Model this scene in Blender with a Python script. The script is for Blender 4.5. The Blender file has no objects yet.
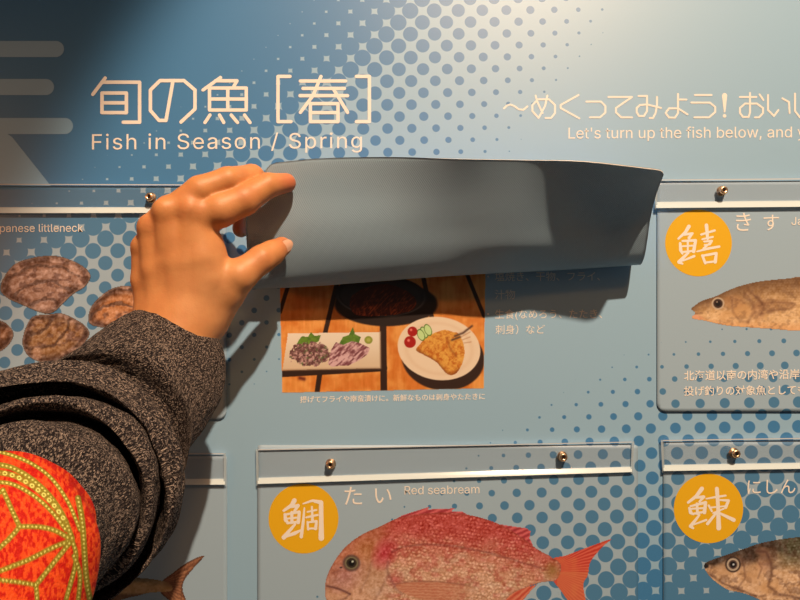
import bpy, bmesh, math
import numpy as np
from mathutils import Vector, Matrix

C = bpy.context.scene.collection
rng = np.random.default_rng(7)

# ------------------------------------------------------------------ camera
U = 0.0008                 # one unit = 0.8 mm on the wall
D = 600.0                  # camera distance in units, also the focal length in pixels
q, p, roll = 0.008, 0.044, 0.012
fwd = Vector((q, 1.0, p)).normalized()
cam_loc = Vector((-D*q, -D, -D*p))
right = fwd.cross(Vector((0, 0, 1))).normalized()
up = right.cross(fwd).normalized()
r2 = right*math.cos(roll) - up*math.sin(roll)
u2 = right*math.sin(roll) + up*math.cos(roll)
right, up = r2, u2
CAM = np.array(cam_loc); FW = np.array(fwd); RT = np.array(right); UP = np.array(up)

def W(px, py, h=0.0):
    """point in front of the board: direction of the pixel, at height h (units) off the board; metres"""
    px = np.asarray(px, float); py = np.asarray(py, float); h = np.asarray(h, float)
    px, py, h = np.broadcast_arrays(px, py, h)
    d = FW*600.0 + (px-400)[..., None]*RT - (py-300)[..., None]*UP
    t = (-h - CAM[1])/d[..., 1]
    return (CAM + d*t[..., None])*U

def R(r, h):
    return r*(1-h/600.0)*U

cd = bpy.data.cameras.new('camera'); cam = bpy.data.objects.new('camera', cd); C.objects.link(cam)
cd.sensor_width = 36; cd.lens = 27.0; cd.clip_start = 0.01; cd.clip_end = 50
M = Matrix((right, up, -fwd)).transposed().to_4x4(); M.translation = cam_loc*U
cam.matrix_world = M
bpy.context.scene.camera = cam

# ------------------------------------------------------------------ helpers
LIGHT = np.array([0.97, 0.68, 0.45])
def s2l(c):
    c = np.asarray(c, float)/255.0
    return np.where(c <= 0.04045, c/12.92, ((c+0.055)/1.055)**2.4)
def ink(c):
    """own colour of a thing that looks like sRGB c under the warm lamp"""
    return np.clip(s2l(c)/LIGHT*0.88, 0.002, 0.93)

def tag(o, label=None, cat=None, group=None, kind=None):
    if label: o['label'] = label
    if cat: o['category'] = cat
    if group: o['group'] = group
    if kind: o['kind'] = kind
    return o

def empty(name, loc, label, cat, group=None):
    o = bpy.data.objects.new(name, None); o.empty_display_size = 0.02; o.location = Vector(loc); C.objects.link(o)
    return tag(o, label, cat, group)

def make(name, verts, faces, mat=None, parent=None, smooth=False, col=None, mats=None, fmi=None, uv=None, label=None, attrs=None):
    v = np.asarray(verts, float).reshape(-1, 3)
    me = bpy.data.meshes.new(name)
    if parent is not None:
        v = v - np.array(parent.location if parent.parent is None else parent.matrix_basis.translation + parent.parent.location)
    # origin at the mean of the mesh
    c = v.mean(0); v = v-c
    if isinstance(faces, np.ndarray):
        n, k = faces.shape
        me.vertices.add(len(v)); me.vertices.foreach_set('co', v.ravel())
        me.loops.add(n*k); me.loops.foreach_set('vertex_index', faces.astype(np.int32).ravel())
        me.polygons.add(n); me.polygons.foreach_set('loop_start', np.arange(0, n*k, k, dtype=np.int32))
        me.update(calc_edges=True); me.validate()
    else:
        me.from_pydata([tuple(x) for x in v], [], faces); me.update()
    for m in (mats or [mat]): me.materials.append(m)
    if fmi is not None: me.polygons.foreach_set('material_index', np.asarray(fmi, np.int32))
    if smooth: me.polygons.foreach_set('use_smooth', np.ones(len(me.polygons), bool))
    if col is not None:
        a = me.color_attributes.new('col', 'FLOAT_COLOR', 'POINT')
        cc = np.ones((len(v), 4)); cc[:, :3] = col; a.data.foreach_set('color', cc.ravel())
    for k_, arr in (attrs or {}).items():
        a = me.attributes.new(k_, 'FLOAT', 'POINT'); a.data.foreach_set('value', np.asarray(arr, float).ravel())
    if uv is not None:
        l = me.uv_layers.new(name='uv'); vi = np.zeros(len(me.loops), np.int32); me.loops.foreach_get('vertex_index', vi)
        l.data.foreach_set('uv', np.asarray(uv, float)[vi].ravel())
    o = bpy.data.objects.new(name, me); C.objects.link(o); o.location = Vector(c)
    if parent is not None: o.parent = parent
    if label: o['label'] = label
    return o

def grid_faces(nu, nv, close_v=False):
    """grid of nu rows and nv columns, quads"""
    i = np.arange(nu-1)[:, None]; j = np.arange(nv if close_v else nv-1)[None, :]
    a = i*nv+j; b = i*nv+(j+1) % nv; c = (i+1)*nv+(j+1) % nv; d = (i+1)*nv+j
    return np.stack([a, b, c, d], -1).reshape(-1, 4)

# value noise -------------------------------------------------------
_T = rng.random((256, 256))
def vnoise(x, y):
    x = np.asarray(x, float); y = np.asarray(y, float)
    xi = np.floor(x).astype(int); yi = np.floor(y).astype(int); fx = x-xi; fy = y-yi
    fx = fx*fx*(3-2*fx); fy = fy*fy*(3-2*fy)
    g = lambda a, b: _T[a & 255, b & 255]
    return (g(xi, yi)*(1-fx)+g(xi+1, yi)*fx)*(1-fy)+(g(xi, yi+1)*(1-fx)+g(xi+1, yi+1)*fx)*fy
def fbm(x, y, o=4):
    s = 0; a = .5; t = 0
    for i in range(o): s = s+a*vnoise(x*2**i+17*i, y*2**i+31*i); t += a; a *= .5
    return s/t
def sstep(a, b, x):
    t = np.clip((x-a)/(b-a), 0, 1); return t*t*(3-2*t)
def spline(pts, n=12, closed=True):
    P = np.asarray(pts, float); m = len(P); out = []
    rngi = range(m) if closed else range(m-1)
    for i in rngi:
        if closed: a, b, c, d = P[(i-1) % m], P[i], P[(i+1) % m], P[(i+2) % m]
        else: a, b, c, d = P[max(i-1, 0)], P[i], P[i+1], P[min(i+2, m-1)]
        for t in np.linspace(0, 1, n, endpoint=False):
            out.append(.5*(2*b+(c-a)*t+(2*a-5*b+4*c-d)*t*t+(3*b-a-3*c+d)*t**3))
    if not closed: out.append(P[-1])
    return np.array(out)
def inpoly(x, y, poly):
    r = np.zeros(x.shape, bool); n = len(poly)
    for i in range(n):
        x1, y1 = poly[i]; x2, y2 = poly[(i+1) % n]
        if y1 == y2: continue
        c = ((y1 > y) != (y2 > y)) & (x < (x2-x1)*(y-y1)/(y2-y1)+x1)
        r ^= c
    return r
def dline(x, y, pts, closed=False):
    """distance to a polyline and position along it"""
    P = np.asarray(pts, float); best = np.full(x.shape, 1e9); al = np.zeros(x.shape); L = 0
    n = len(P) if closed else len(P)-1
    for i in range(n):
        a = P[i, :2]; b = P[(i+1) % len(P), :2]; d = b-a; l2 = d@d+1e-9
        t = np.clip(((x-a[0])*d[0]+(y-a[1])*d[1])/l2, 0, 1)
        q_ = np.hypot(x-a[0]-t*d[0], y-a[1]-t*d[1]); m = q_ < best
        best = np.where(m, q_, best); al = np.where(m, L+t*math.sqrt(l2), al); L += math.sqrt(l2)
    return best, al
def ell(x, y, cx, cy, rx, ry, a=0):
    c, s = math.cos(a), math.sin(a); u = ((x-cx)*c+(y-cy)*s)/rx; v = (-(x-cx)*s+(y-cy)*c)/ry
    return np.sqrt(u*u+v*v)

# ------------------------------------------------------------------ materials
def newmat(name):
    m = bpy.data.materials.new(name); m.use_nodes = True; nt = m.node_tree
    return m, nt, nt.nodes['Principled BSDF']
def N(nt, t, **k):
    n = nt.nodes.new(t)
    for a, b in k.items(): setattr(n, a, b)
    return n
def math_(nt, op, a, b=None, clamp=False):
    n = N(nt, 'ShaderNodeMath', operation=op, use_clamp=clamp)
    for i, s in enumerate((a, b)):
        if s is None: continue
        if isinstance(s, (int, float)): n.inputs[i].default_value = s
        else: nt.links.new(s, n.inputs[i])
    return n.outputs[0]
def rgba(c): return (float(c[0]), float(c[1]), float(c[2]), 1)

PALE = np.array([.305, .525, .735]); DEEP = np.array([.050, .225, .50])
# lattice of the halftone dots, from three of its dots
LP = (24.6, 24.36)
A0 = (1.92, 0, -8.78)

def halftone(name, pale, deep, rough, spec=.5):
    m, nt, b = newmat(name); L = nt.links
    geo = N(nt, 'ShaderNodeNewGeometry'); sep = N(nt, 'ShaderNodeSeparateXYZ'); L.new(geo.outputs['Position'], sep.inputs[0])
    x = math_(nt, 'MULTIPLY', sep.outputs['X'], 1/U); z = math_(nt, 'MULTIPLY', sep.outputs['Z'], 1/U)
    x = math_(nt, 'SUBTRACT', x, float(A0[0])); z = math_(nt, 'SUBTRACT', z, float(A0[2]))
    def cell(ox, oz):
        u_ = math_(nt, 'DIVIDE', math_(nt, 'ADD', x, ox), PX); v_ = math_(nt, 'DIVIDE', math_(nt, 'ADD', z, oz), PZ)
        fu = math_(nt, 'MULTIPLY', math_(nt, 'SUBTRACT', math_(nt, 'FRACT', math_(nt, 'ADD', u_, .5)), .5), PX)
        fv = math_(nt, 'MULTIPLY', math_(nt, 'SUBTRACT', math_(nt, 'FRACT', math_(nt, 'ADD', v_, .5)), .5), PZ)
        return math_(nt, 'SQRT', math_(nt, 'ADD', math_(nt, 'MULTIPLY', fu, fu), math_(nt, 'MULTIPLY', fv, fv)))
    d = math_(nt, 'MINIMUM', cell(0, 0), cell(PX/2, PZ/2))
    at = N(nt, 'ShaderNodeAttribute', attribute_name='dot')
    f = math_(nt, 'MULTIPLY', math_(nt, 'SUBTRACT', math_(nt, 'ADD', at.outputs['Fac'], .3), d), 1.6, clamp=True)
    mx = N(nt, 'ShaderNodeMix', data_type='RGBA'); L.new(f, mx.inputs[0])
    mx.inputs[6].default_value = rgba(pale); mx.inputs[7].default_value = rgba(deep)
    L.new(mx.outputs[2], b.inputs['Base Color'])
    b.inputs['Roughness'].default_value = rough; b.inputs['Specular IOR Level'].default_value = spec
    no = N(nt, 'ShaderNodeTexNoise'); no.inputs['Scale'].default_value = 900; no.inputs['Detail'].default_value = 2
    bp = N(nt, 'ShaderNodeBump'); bp.inputs['Strength'].default_value = .12; bp.inputs['Distance'].default_value = .0002
    L.new(geo.outputs['Position'], no.inputs['Vector']); L.new(no.outputs['Fac'], bp.inputs['Height']); L.new(bp.outputs[0], b.inputs['Normal'])
    return m
PX, PZ = LP
m_board = halftone('board_print', PALE, DEEP, .46, .9)
m_flap = halftone('flap_print', np.array([.36, .52, .67]), np.array([.075, .235, .45]), .42, .7)

def flat(name, c, rough=.45, metal=0, spec=.5):
    m, nt, b = newmat(name); b.inputs['Base Color'].default_value = rgba(c); b.inputs['Roughness'].default_value = rough
    b.inputs['Metallic'].default_value = metal; b.inputs['Specular IOR Level'].default_value = spec
    no = N(nt, 'ShaderNodeTexNoise'); no.inputs['Scale'].default_value = 500
    bp = N(nt, 'ShaderNodeBump'); bp.inputs['Strength'].default_value = .05; bp.inputs['Distance'].default_value = .0002
    nt.links.new(no.outputs['Fac'], bp.inputs['Height']); nt.links.new(bp.outputs[0], b.inputs['Normal'])
    return m
m_white = flat('white_ink', (.93, .90, .84)); m_disc = flat('orange_ink', ink((246, 166, 20)))
m_motif = flat('pale_motif', ink((150, 172, 172)))
m_brass = flat('brass', (.95, .66, .42), .34, 1); m_dark = flat('dark_socket', (.03, .02, .015), .4, .6)
m_wall = flat('wall_paint', (.35, .36, .35), .8)
m_edge = flat('white_edge', (.85, .82, .76), .5)
m_rim = flat('sheet_rim', (.30, .36, .40), .5)
m_glint = flat('edge_glint', (.62, .70, .78), .12)  # pale opaque colour painted in for the glint on the clear edge

def colmat(name, rough=.45, spec=.5):
    m, nt, b = newmat(name); a = N(nt, 'ShaderNodeAttribute', attribute_name='col')
    nt.links.new(a.outputs['Color'], b.inputs['Base Color']); b.inputs['Roughness'].default_value = rough; b.inputs['Specular IOR Level'].default_value = spec
    return m
m_print = colmat('picture_print')

def clear(name, tint, gloss, milky):
    m, nt, b = newmat(name); L = nt.links; nt.nodes.remove(b)
    out = [n for n in nt.nodes if n.type == 'OUTPUT_MATERIAL'][0]
    tr = N(nt, 'ShaderNodeBsdfTransparent'); tr.inputs[0].default_value = tint
    gl = N(nt, 'ShaderNodeBsdfGlossy'); gl.inputs['Roughness'].default_value = gloss
    df = N(nt, 'ShaderNodeBsdfDiffuse'); df.inputs[0].default_value = (.80, .95, 1, 1)
    lw = N(nt, 'ShaderNodeLayerWeight'); fr = N(nt, 'ShaderNodeMath', operation='MULTIPLY_ADD'); L.new(math_(nt, 'POWER', lw.outputs['Facing'], 3.0), fr.inputs[0]); fr.inputs[1].default_value = .35; fr.inputs[2].default_value = .03
    m1 = N(nt, 'ShaderNodeMixShader'); m1.inputs[0].default_value = milky; L.new(tr.outputs[0], m1.inputs[1]); L.new(df.outputs[0], m1.inputs[2])
    m2 = N(nt, 'ShaderNodeMixShader'); L.new(fr.outputs[0], m2.inputs[0]); L.new(m1.outputs[0], m2.inputs[1]); L.new(gl.outputs[0], m2.inputs[2])
    L.new(m2.outputs[0], out.inputs[0]); return m
m_clear = clear('clear_acrylic', (.985, .985, .99, 1), .12, .02)
m_lip = clear('lip_reflection', (.97, .985, 1, 1), .2, .78)  # milky white paints in the light reflected inside the lip

# ------------------------------------------------------------------ halftone field
def dotfield(px, py):
    x12 = np.interp(py, [-400, 0, 60, 150, 200, 240, 300, 600], [780, 291, 231, 100, 15, -110, -330, -900])
    x0 = np.interp(py, [-400, 0, 75, 160, 240, 300, 383, 430], [900, 628, 577, 510, 445, 385, 268, 120])
    tt = (x0-px)/(x0-x12); top = 12.2*np.sign(tt)*np.abs(tt)**.87
    low = np.full(px.shape, -50.0)
    line = [(1400, 200), (800, 300), (700, 328), (625, 352), (531, 404), (460, 457), (387, 508), (300, 598), (200, 760)]
    d, _ = dline(px, py, line)
    poly = line+[(200, 1500), (1400, 1500)]
    s = np.where(inpoly(px, py, poly), d, -d)
    low = np.interp(s, [-400, 0, 80, 200, 270, 400, 600], [-20, 0, 4.8, 8.3, 10, 12.5, 14])
    r = np.maximum(top, low)
    return np.clip(np.where(r > 0, r+.35, -1), -1, 14)

def panel(name, x0, x1, y0, y1, h, mat, parent, step=11, thick=2.0, rounds=(0, 0, 0, 0), label=None, hedge=None):
    """flat printed sheet given by its outline in board coordinates (px), corner radii tl,tr,br,bl"""
    nx = max(2, int((x1-x0)/step)+1); ny = max(2, int((y1-y0)/step)+1)
    gx, gy = np.meshgrid(np.linspace(x0, x1, nx), np.linspace(y0, y1, ny))
    # rounded corners: pull the border in
    def rc(cx, cy, r):
        global _dummy
        if r <= 0: return
        sx = 1 if cx == x0 else -1; sy = 1 if cy == y0 else -1
        ox, oy = cx+sx*r, cy+sy*r
        for jj in range(ny):
            for ii in range(nx):
                X, Y = gx[jj, ii], gy[jj, ii]
                if (X-ox)*sx < 0 and (Y-oy)*sy < 0:
                    a, b = (X-ox)/r, (Y-oy)/r
                    gx[jj, ii] = ox+a*math.sqrt(max(0, 1-b*b/2))*r; gy[jj, ii] = oy+b*math.sqrt(max(0, 1-a*a/2))*r
    for (cx, cy), r in zip(((x0, y0), (x1, y0), (x1, y1), (x0, y1)), rounds): rc(cx, cy, r)
    hx = h
    P = W(gx, gy, hx).reshape(-1, 3); F = grid_faces(ny, nx)
    n = len(P); B = P.copy(); B[:, 1] += thick*U
    loop = [j for j in range(nx)]+[i*nx+nx-1 for i in range(1, ny)]+[(ny-1)*nx+j for j in range(nx-2, -1, -1)]+[i*nx for i in range(ny-2, 0, -1)]
    side = np.array([[loop[k], loop[(k+1) % len(loop)], loop[(k+1) % len(loop)]+n, loop[k]+n] for k in range(len(loop))])
    faces = np.concatenate([F[:, ::-1], F+n, side])
    fm = np.concatenate([np.zeros(len(F)), np.ones(len(F)), np.ones(len(side))])
    at = np.concatenate([dotfield(gx, gy).ravel()]*2)
    return make(name, np.concatenate([P, B]), faces, mats=[mat, m_rim], fmi=fm, parent=parent, attrs={'dot': at}, label=label)

# ------------------------------------------------------------------ setting
wv = [(-2.5, .02, -1.4), (2.5, .02, -1.4), (2.5, .02, 1.4), (-2.5, .02, 1.4), (-2.5, .12, -1.4), (2.5, .12, -1.4), (2.5, .12, 1.4), (-2.5, .12, 1.4)]
wf = [(0, 1, 2, 3), (5, 4, 7, 6), (0, 4, 5, 1), (1, 5, 6, 2), (2, 6, 7, 3), (3, 7, 4, 0)]
tag(make('wall_back', wv, wf, m_wall), kind='structure')

board = empty('display_board', (0, .002, 0), 'large blue halftone printed board that carries the headings, the flaps and the clear strips', 'display board')
_b = panel('board_panel', -420, 1220, -320, 920, 0, m_board, board, step=14, thick=22)

fv = [(-2.5, .12, -1.5), (2.5, .12, -1.5), (2.5, -3, -1.5), (-2.5, -3, -1.5), (-2.5, .12, -1.4), (2.5, .12, -1.4), (2.5, -3, -1.4), (-2.5, -3, -1.4)]
tag(make('floor', fv, [(0, 1, 2, 3), (7, 6, 5, 4), (0, 4, 5, 1), (1, 5, 6, 2), (2, 6, 7, 3), (3, 7, 4, 0)], flat('floor_covering', (.12, .08, .05), .6)), kind='structure')
# ------------------------------------------------------------------ lettering
def strokes(name, S, parent, h, mat=None, seg=8, label=None):
    """round ended strokes; each is a list of (x, y, width)"""
    V = []; F = []
    def add(poly):
        k = len(V); V.extend(poly); F.append(tuple(range(k, k+len(poly)))[::-1])
    for st in S:
        st = [(a[0], a[1], a[2]) for a in st]
        for (x, y, w) in st:
            add([(x+w/2*math.cos(t), y+w/2*math.sin(t)) for t in np.linspace(0, 2*math.pi, 12, endpoint=False)])
        for (xa, ya, wa), (xb, yb, wb) in zip(st, st[1:]):
            d = math.hypot(xb-xa, yb-ya)
            if d < 1e-6: continue
            nx, ny = -(yb-ya)/d, (xb-xa)/d
            add([(xa+nx*wa/2, ya+ny*wa/2), (xa-nx*wa/2, ya-ny*wa/2), (xb-nx*wb/2, yb-ny*wb/2), (xb+nx*wb/2, yb+ny*wb/2)])
    A = np.array(V)
    # every little polygon sits a hair above the last, so none coincide
    hh = np.zeros(len(A)); 
    for i, f in enumerate(F):
        for v in f: hh[v] = .0004*(i % 40)
    return make(name, W(A[:, 0], A[:, 1], h+hh), F, mat or m_white, parent, label=label)

def brush(S, ox, oy, sc, k=1.0): return [[(ox+x/sc, oy+y/sc, w/sc*k) for x, y, w in s] for s in S]
def pen(S, ox, oy, sc, w): return [[(ox+x/sc, oy+y/sc, w) for x, y in s] for s in S]

import os
try:      # the plain sans that ships inside Blender
    SANS = bpy.data.fonts.load(os.path.join(bpy.utils.system_resource('DATAFILES'), 'fonts', 'Inter.woff2'))
except Exception:
    SANS = None
def text(name, body, x0, y0, x1, y1, parent, h, hfix=None, mat=None, label=None, bold=0.0, space=1.0):
    """a line of lettering from x0 to x1 on the baseline (x0,y0)-(x1,y1)"""
    c = bpy.data.curves.new('t', 'FONT'); c.body = body
    if SANS and body.isascii(): c.font = SANS
    c.space_character = space
    c.resolution_u = 3; c.offset = bold
    o = bpy.data.objects.new('t', c); C.objects.link(o); bpy.context.view_layer.update()
    me = bpy.data.meshes.new_from_object(o.evaluated_get(bpy.context.evaluated_depsgraph_get()))
    v = np.zeros(len(me.vertices)*3); me.vertices.foreach_get('co', v); v = v.reshape(-1, 3)
    F = [tuple(pp.vertices) for pp in me.polygons]
    bpy.data.objects.remove(o); bpy.data.curves.remove(c); bpy.data.meshes.remove(me)
    u0, u1 = v[:, 0].min(), v[:, 0].max(); s = (x1-x0)/(u1-u0)
    sv = s if hfix is None else hfix/(v[:, 1].max()-min(0, v[:, 1].min()))
    px = x0+(v[:, 0]-u0)*s; py = y0+(y1-y0)*(px-x0)/(x1-x0)-v[:, 1]*sv
    return make(name, W(px, py, h), F, mat or m_white, parent, label=label)

HB = .25
# large angular heading
S = pen([[(64,172),(126,90)],[(112,111),(298,111),(298,311),(216,311)],[(110,165),(232,165),(232,263),(110,263),(110,165)],[(110,214),(232,214)],
  [(465,105),(430,302),(395,302),(352,252),(352,150),(400,103),(520,103),(575,150),(575,245),(505,310)]], 80, 60, 5, 3.5)
S += pen([[(12,360),(82,310)],[(62,323),(148,323),(136,344)],[(38,352),(185,352),(185,440),(38,440),(38,352)],[(111,352),(111,440)],[(38,396),(185,396)],
  [(40,460),(20,490)],[(78,460),(95,490)],[(125,460),(150,490)],[(178,460),(200,490)]], 200, 0, 4, 3.4)
S += pen([[(300,82),(240,82),(240,308),(305,308)],[(352,105),(578,105)],[(365,142),(572,142)],[(350,178),(588,178)],[(455,82),(415,178),(352,262)],[(520,150),(588,262)],
  [(402,218),(540,218),(540,308),(402,308),(402,218)],[(402,263),(540,263)],[(632,82),(697,82),(697,308),(632,308)]], 230, 60, 5, 3.4)
strokes('heading_lettering', S, board, HB, label='large angular white Japanese heading')
S = pen([[(45,142),(58,129),(76,122),(96,130),(120,147),(142,149),(162,132)],[(203,78),(212,110),(238,165)],[(262,78),(250,130),(218,190),(187,155),(187,125),(215,97),(270,97),(300,125),(300,165),(280,190),(252,190)],
  [(418,75),(328,125),(328,140),(422,192)],[(457,108),(530,108),(552,130),(552,162),(525,187),(475,187)],[(567,85),(685,85),(605,140),(605,162),(632,187),(685,187)],
  [(718,80),(760,80),(760,155),(745,180),(720,180),(708,160),(708,140),(725,125),(760,122),(830,140)]], 495, 80, 5, 1.9)
S += pen([[(85,85),(85,125),(78,165),(65,190),(48,190)],[(190,70),(190,165),(175,188),(145,188),(128,165),(145,142),(190,142),(238,172)],[(190,98),(232,98)],
  [(275,75),(358,75)],[(257,113),(350,113),(376,135),(376,160),(345,187),(272,187)],
  [(500,85),(582,85)],[(550,65),(550,162),(543,185),(515,185),(500,165),(500,140),(525,118),(585,118),(615,140),(615,165),(595,187),(575,187)],[(598,72),(617,100)],
  [(640,75),(640,150),(670,180),(692,150)],[(712,92),(745,110),(748,165)],[(775,68),(775,155),(800,187),(830,187),(860,160)]], 640, 80, 5, 1.9)
S += brush([[(423,78,26),(423,158,8)],[(423,179,18),(423,180,18)]], 640, 80, 5)
strokes('subheading_lettering', S, board, HB, label='thin angular white Japanese line at the right')
text('english_heading', 'Fish in Season / Spring', 92, 149.5, 362, 148, board, HB, label='white English heading line', space=1.1, hfix=20.5)
text('english_subheading', "Let's turn up the fish below, and your hands", 568.5, 138.6, 875, 137, board, HB, label='small white English line')
text('lettering', '塩焼き、干物、フライ、', 495, 280.5, 600, 280, board, HB); text('lettering', '汁物', 495, 298.5, 515, 298.3, board, HB)
text('lettering', '生食(なめろう、たたき、', 495, 318, 602, 317.5, board, HB); text('lettering', '刺身）など', 495.5, 333.4, 545, 333, board, HB)
strokes('bullet_mark', [[(488, 276.5, 1.8), (488.2, 276.5, 1.8)]], board, HB); strokes('bullet_mark', [[(488, 314, 1.8), (488.2, 314, 1.8)]], board, HB)
text('photo_caption', '揚げてフライや南蛮漬けに。新鮮なものは刺身やたたきに', 300, 402.3, 485, 399, board, HB, bold=.01)

# pale motif at the left of the board: a stylised fish sign of rounded bars
def motif(name, poly, h=.12):
    P = np.array(poly, float); return make(name, W(P[:, 0], P[:, 1], h), [tuple(range(len(P)))[::-1]], m_motif, board)
def capbar(x1, y0, y1, x0=-260):
    r = (y1-y0)/2; a = np.linspace(-math.pi/2, math.pi/2, 14)
    return [(x0, y0)]+[(x1-r+r*math.cos(t), y0+r+r*math.sin(t)) for t in a]+[(x0, y1)]
for (a, b_, c_) in ((64, 41, 57), (54, 79, 95), (73, 118, 134)):
    motif('motif_bar', capbar(a, b_, c_))
motif('motif_stroke', [(-260, 133), (6, 133), (12, 137), (70, 210), (72, 222), (66, 231), (56, 230), (50, 223), (24, 186), (17, 187), (17, 262), (-260, 262)], .10)

# ------------------------------------------------------------------ pictures printed on flat sheets
def picture(name, x0, x1, y0, y1, step, fn, parent, h, label=None):
    nx = int((x1-x0)/step)+1; ny = int((y1-y0)/step)+1
    gx, gy = np.meshgrid(np.linspace(x0, x1, nx), np.linspace(y0, y1, ny))
    col, a = fn(gx, gy)
    F = grid_faces(ny, nx)[:, ::-1]
    keep = a.ravel()[F].min(1) > 0
    F = F[keep]; used = np.unique(F); idx = -np.ones(nx*ny, int); idx[used] = np.arange(len(used))
    P = W(gx, gy, h).reshape(-1, 3)[used]
    cc = np.clip(ink(np.clip(col, 0, 255)), .002, .93).reshape(-1, 3)[used]
    return make(name, P, idx[F], m_print, parent, col=cc, label=label)
def lerp(a, b, t): return np.asarray(a, float)+(np.asarray(b, float)-np.asarray(a, float))*np.asarray(t)[..., None]
def over(col, c, m): return col+(np.asarray(c, float)-col)*np.clip(m, 0, 1)[..., None]
def scales(x, y, s, ang=0):
    c, s_ = math.cos(ang), math.sin(ang); u = (x*c+y*s_)/s; v = (-x*s_+y*c)/s
    v2 = v*1.15; row = np.floor(v2); u = u+.5*(row % 2); fu = u-np.floor(u)-.5; fv = v2-row-.5
    return np.exp(-((fu*1.6)**2+(fv*1.9)**2)*2.2), _T[(np.floor(u).astype(int)) & 255, row.astype(int) & 255]

BREAM = spline([(325,588),(327,575),(336,558),(347,545),(362,534),(380,526),(398,518),(430,513),(465,514),(495,522),(520,536),(538,549),(552,557),(561,566),(556,580),(540,583),(515,592),(500,604),(470,622),(430,634),(380,632),(345,616),(327,601)], 8)
DORSAL = [(391,521),(402,515),(432,505.5),(428,509),(456,508),(452,511),(463,511.5),(476,519),(500,524),(527,528),(531,531),(530,538),(534,547),(537,552),(525,546),(500,530),(470,520),(430,517)]
TAIL = spline([(551,560),(566,555),(590,546),(612,538.5),(604,546),(595,556),(590,564),(588,576),(584,583),(585,595),(590,612),(594,622),(582,616),(570,604),(560,590),(553,580)], 5)
ANAL = [(538,584),(532,590),(522,602),(510,612),(480,622),(500,600),(515,590)]
def bream(x, y):
    body = inpoly(x, y, BREAM); dors = inpoly(x, y, DORSAL); tail = inpoly(x, y, TAIL); anal = inpoly(x, y, ANAL)
    mask = body | dors | tail | anal
    n1 = fbm(x/14, y/10); n2 = fbm(x/3, y/3); n3 = fbm(x/1.6+9, y/1.6)
    mid = 545+.0007*(x-430)**2*0+np.interp(x, [325, 400, 470, 540, 560], [10, 0, 3, 18, 22])
    t = sstep(-24, 30, y-mid+14*(n1-.5))
    col = lerp((196,74,58), (218,150,106), t)
    col = over(col, (206,150,112), sstep(.55, .8, n1)*t*.6)
    # snout and cheek
    head = sstep(402, 372, x)
    col = over(col, (192,112,70), head*.75*sstep(600, 540, y+30*(n1-.5)))
    col = over(col, (176,104,88), np.clip(1-ell(x, y, 345, 576, 24, 17, -.5), 0, 1)**.6*.7)
    col = over(col, (204,146,104), np.clip(1-ell(x, y, 375, 578, 24, 26), 0, 1)**.6*.7)
    col = over(col, (188,112,56), np.clip(1-ell(x, y, 366, 550, 14, 14), 0, 1)**.7*.6)
    # red flush behind the head
    col = over(col, (196,44,52), np.clip(1-ell(x, y, 385, 553, 14, 20, .5), 0, 1)**.8*.85)
    col = over(col, (190,50,46), np.clip(1-ell(x, y, 395, 580, 10, 9), 0, 1)**.7*.55)
    wx = (fbm(x/5+3, y/5)-.5)*4; sc, sr = scales(x+wx, y+(fbm(x/5, y/5+9)-.5)*4, 4.2, .12); sc2, sr2 = scales(x-wx, y+wx, 2.7, .5)
    sb = sstep(378, 398, x)*body
    wt = sb*(sc-.45)*sstep(.15, .6, sr)
    col = col+(wt*72+sb*(sc2-.5)*(sr2-.3)*58)[..., None]*np.array([1, .95, .8])
    col = over(col, (232,182,134), sb*sstep(.55, .95, sr)*sc*.42*sstep(530, 552, y))
    col = over(col, (176,60,46), sb*sstep(.5, .7, fbm(x/7+4, y/5+2))*.35); col = col+((n2-.5)*58+(n3-.5)*52)[..., None]
    # gill, lateral line, mouth
    for pts, w, k in (([(388,562),(387,570),(391,580),(396,588),(402,594)], 1.8, .3), ([(392,552),(402,547),(425,544),(455,546),(490,553),(520,562),(548,570)], 1.1, .3),
                      ([(327,586),(336,588),(344,591),(350,594)], 1.2, .75), ([(350,594),(346,598),(336,602)], 1, .4), ([(372,562),(368,576),(360,592)], 1.4, .16),
                      ([(333,573),(342,570)], 1, .2), ([(388,575),(380,592),(372,604)], 1.6, .2)):
        d, _ = dline(x, y, pts); col = over(col, (96,50,40), np.exp(-(d/w)**2)*k)
    # pectoral fin
    fin = inpoly(x, y, spline([(396,585),(410,582),(440,582),(470,586),(480,592),(455,600),(425,600),(402,592)], 5))
    ray = .5+.5*np.sin((y-588-(x-400)*.03)*2.2+n2*6)
    col = over(col, lerp((190,98,62), (218,140,98), ray*.7+n3*.3), fin*sstep(484, 440, x)*.85)
    d, _ = dline(x, y, [(396,584),(410,581.5),(440,581.5),(470,585.5)]); col = over(col, (120,60,40), np.exp(-(d/1)**2)*.4)
    # eye
    e = ell(x, y, 351.5, 563, 8.2, 7.8)
    col = over(col, (92,64,50), sstep(1.25, .9, e)*.8); col = over(col, (128,104,68), sstep(.86, .78, e)); col = over(col, (60,44,30), sstep(.66, .58, e))
    col = over(col, (22,18,14), sstep(.42, .34, e)); col = over(col, (215,200,160), sstep(.2, .1, ell(x, y, 352.5, 561.5, 7, 7)))
    col = over(col, (70,50,44), sstep(.3, .1, ell(x, y, 341, 567.5, 7, 4)))
    # fins
    def fan(m, ox, oy, a, b, c, d_, k):
        ang = np.arctan2(y-oy, x-ox); r_ = .5+.5*np.sin(ang*k+n2*1.5)
        return np.where((m & ~body)[..., None], over(lerp(a, b, r_), c, sstep(.5, .8, n1)*.4), d_)
    col = fan(tail, 545, 570, (196,52,34), (232,96,66), (226,120,60), col, 90)
    col = np.where((tail & (x > 557) & (y > 572))[..., None], over(col, (222,120,66), np.full(x.shape, .5)), col)
    col = fan(anal, 560, 560, (200,70,44), (228,120,80), (226,140,90), col, 70)
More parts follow.
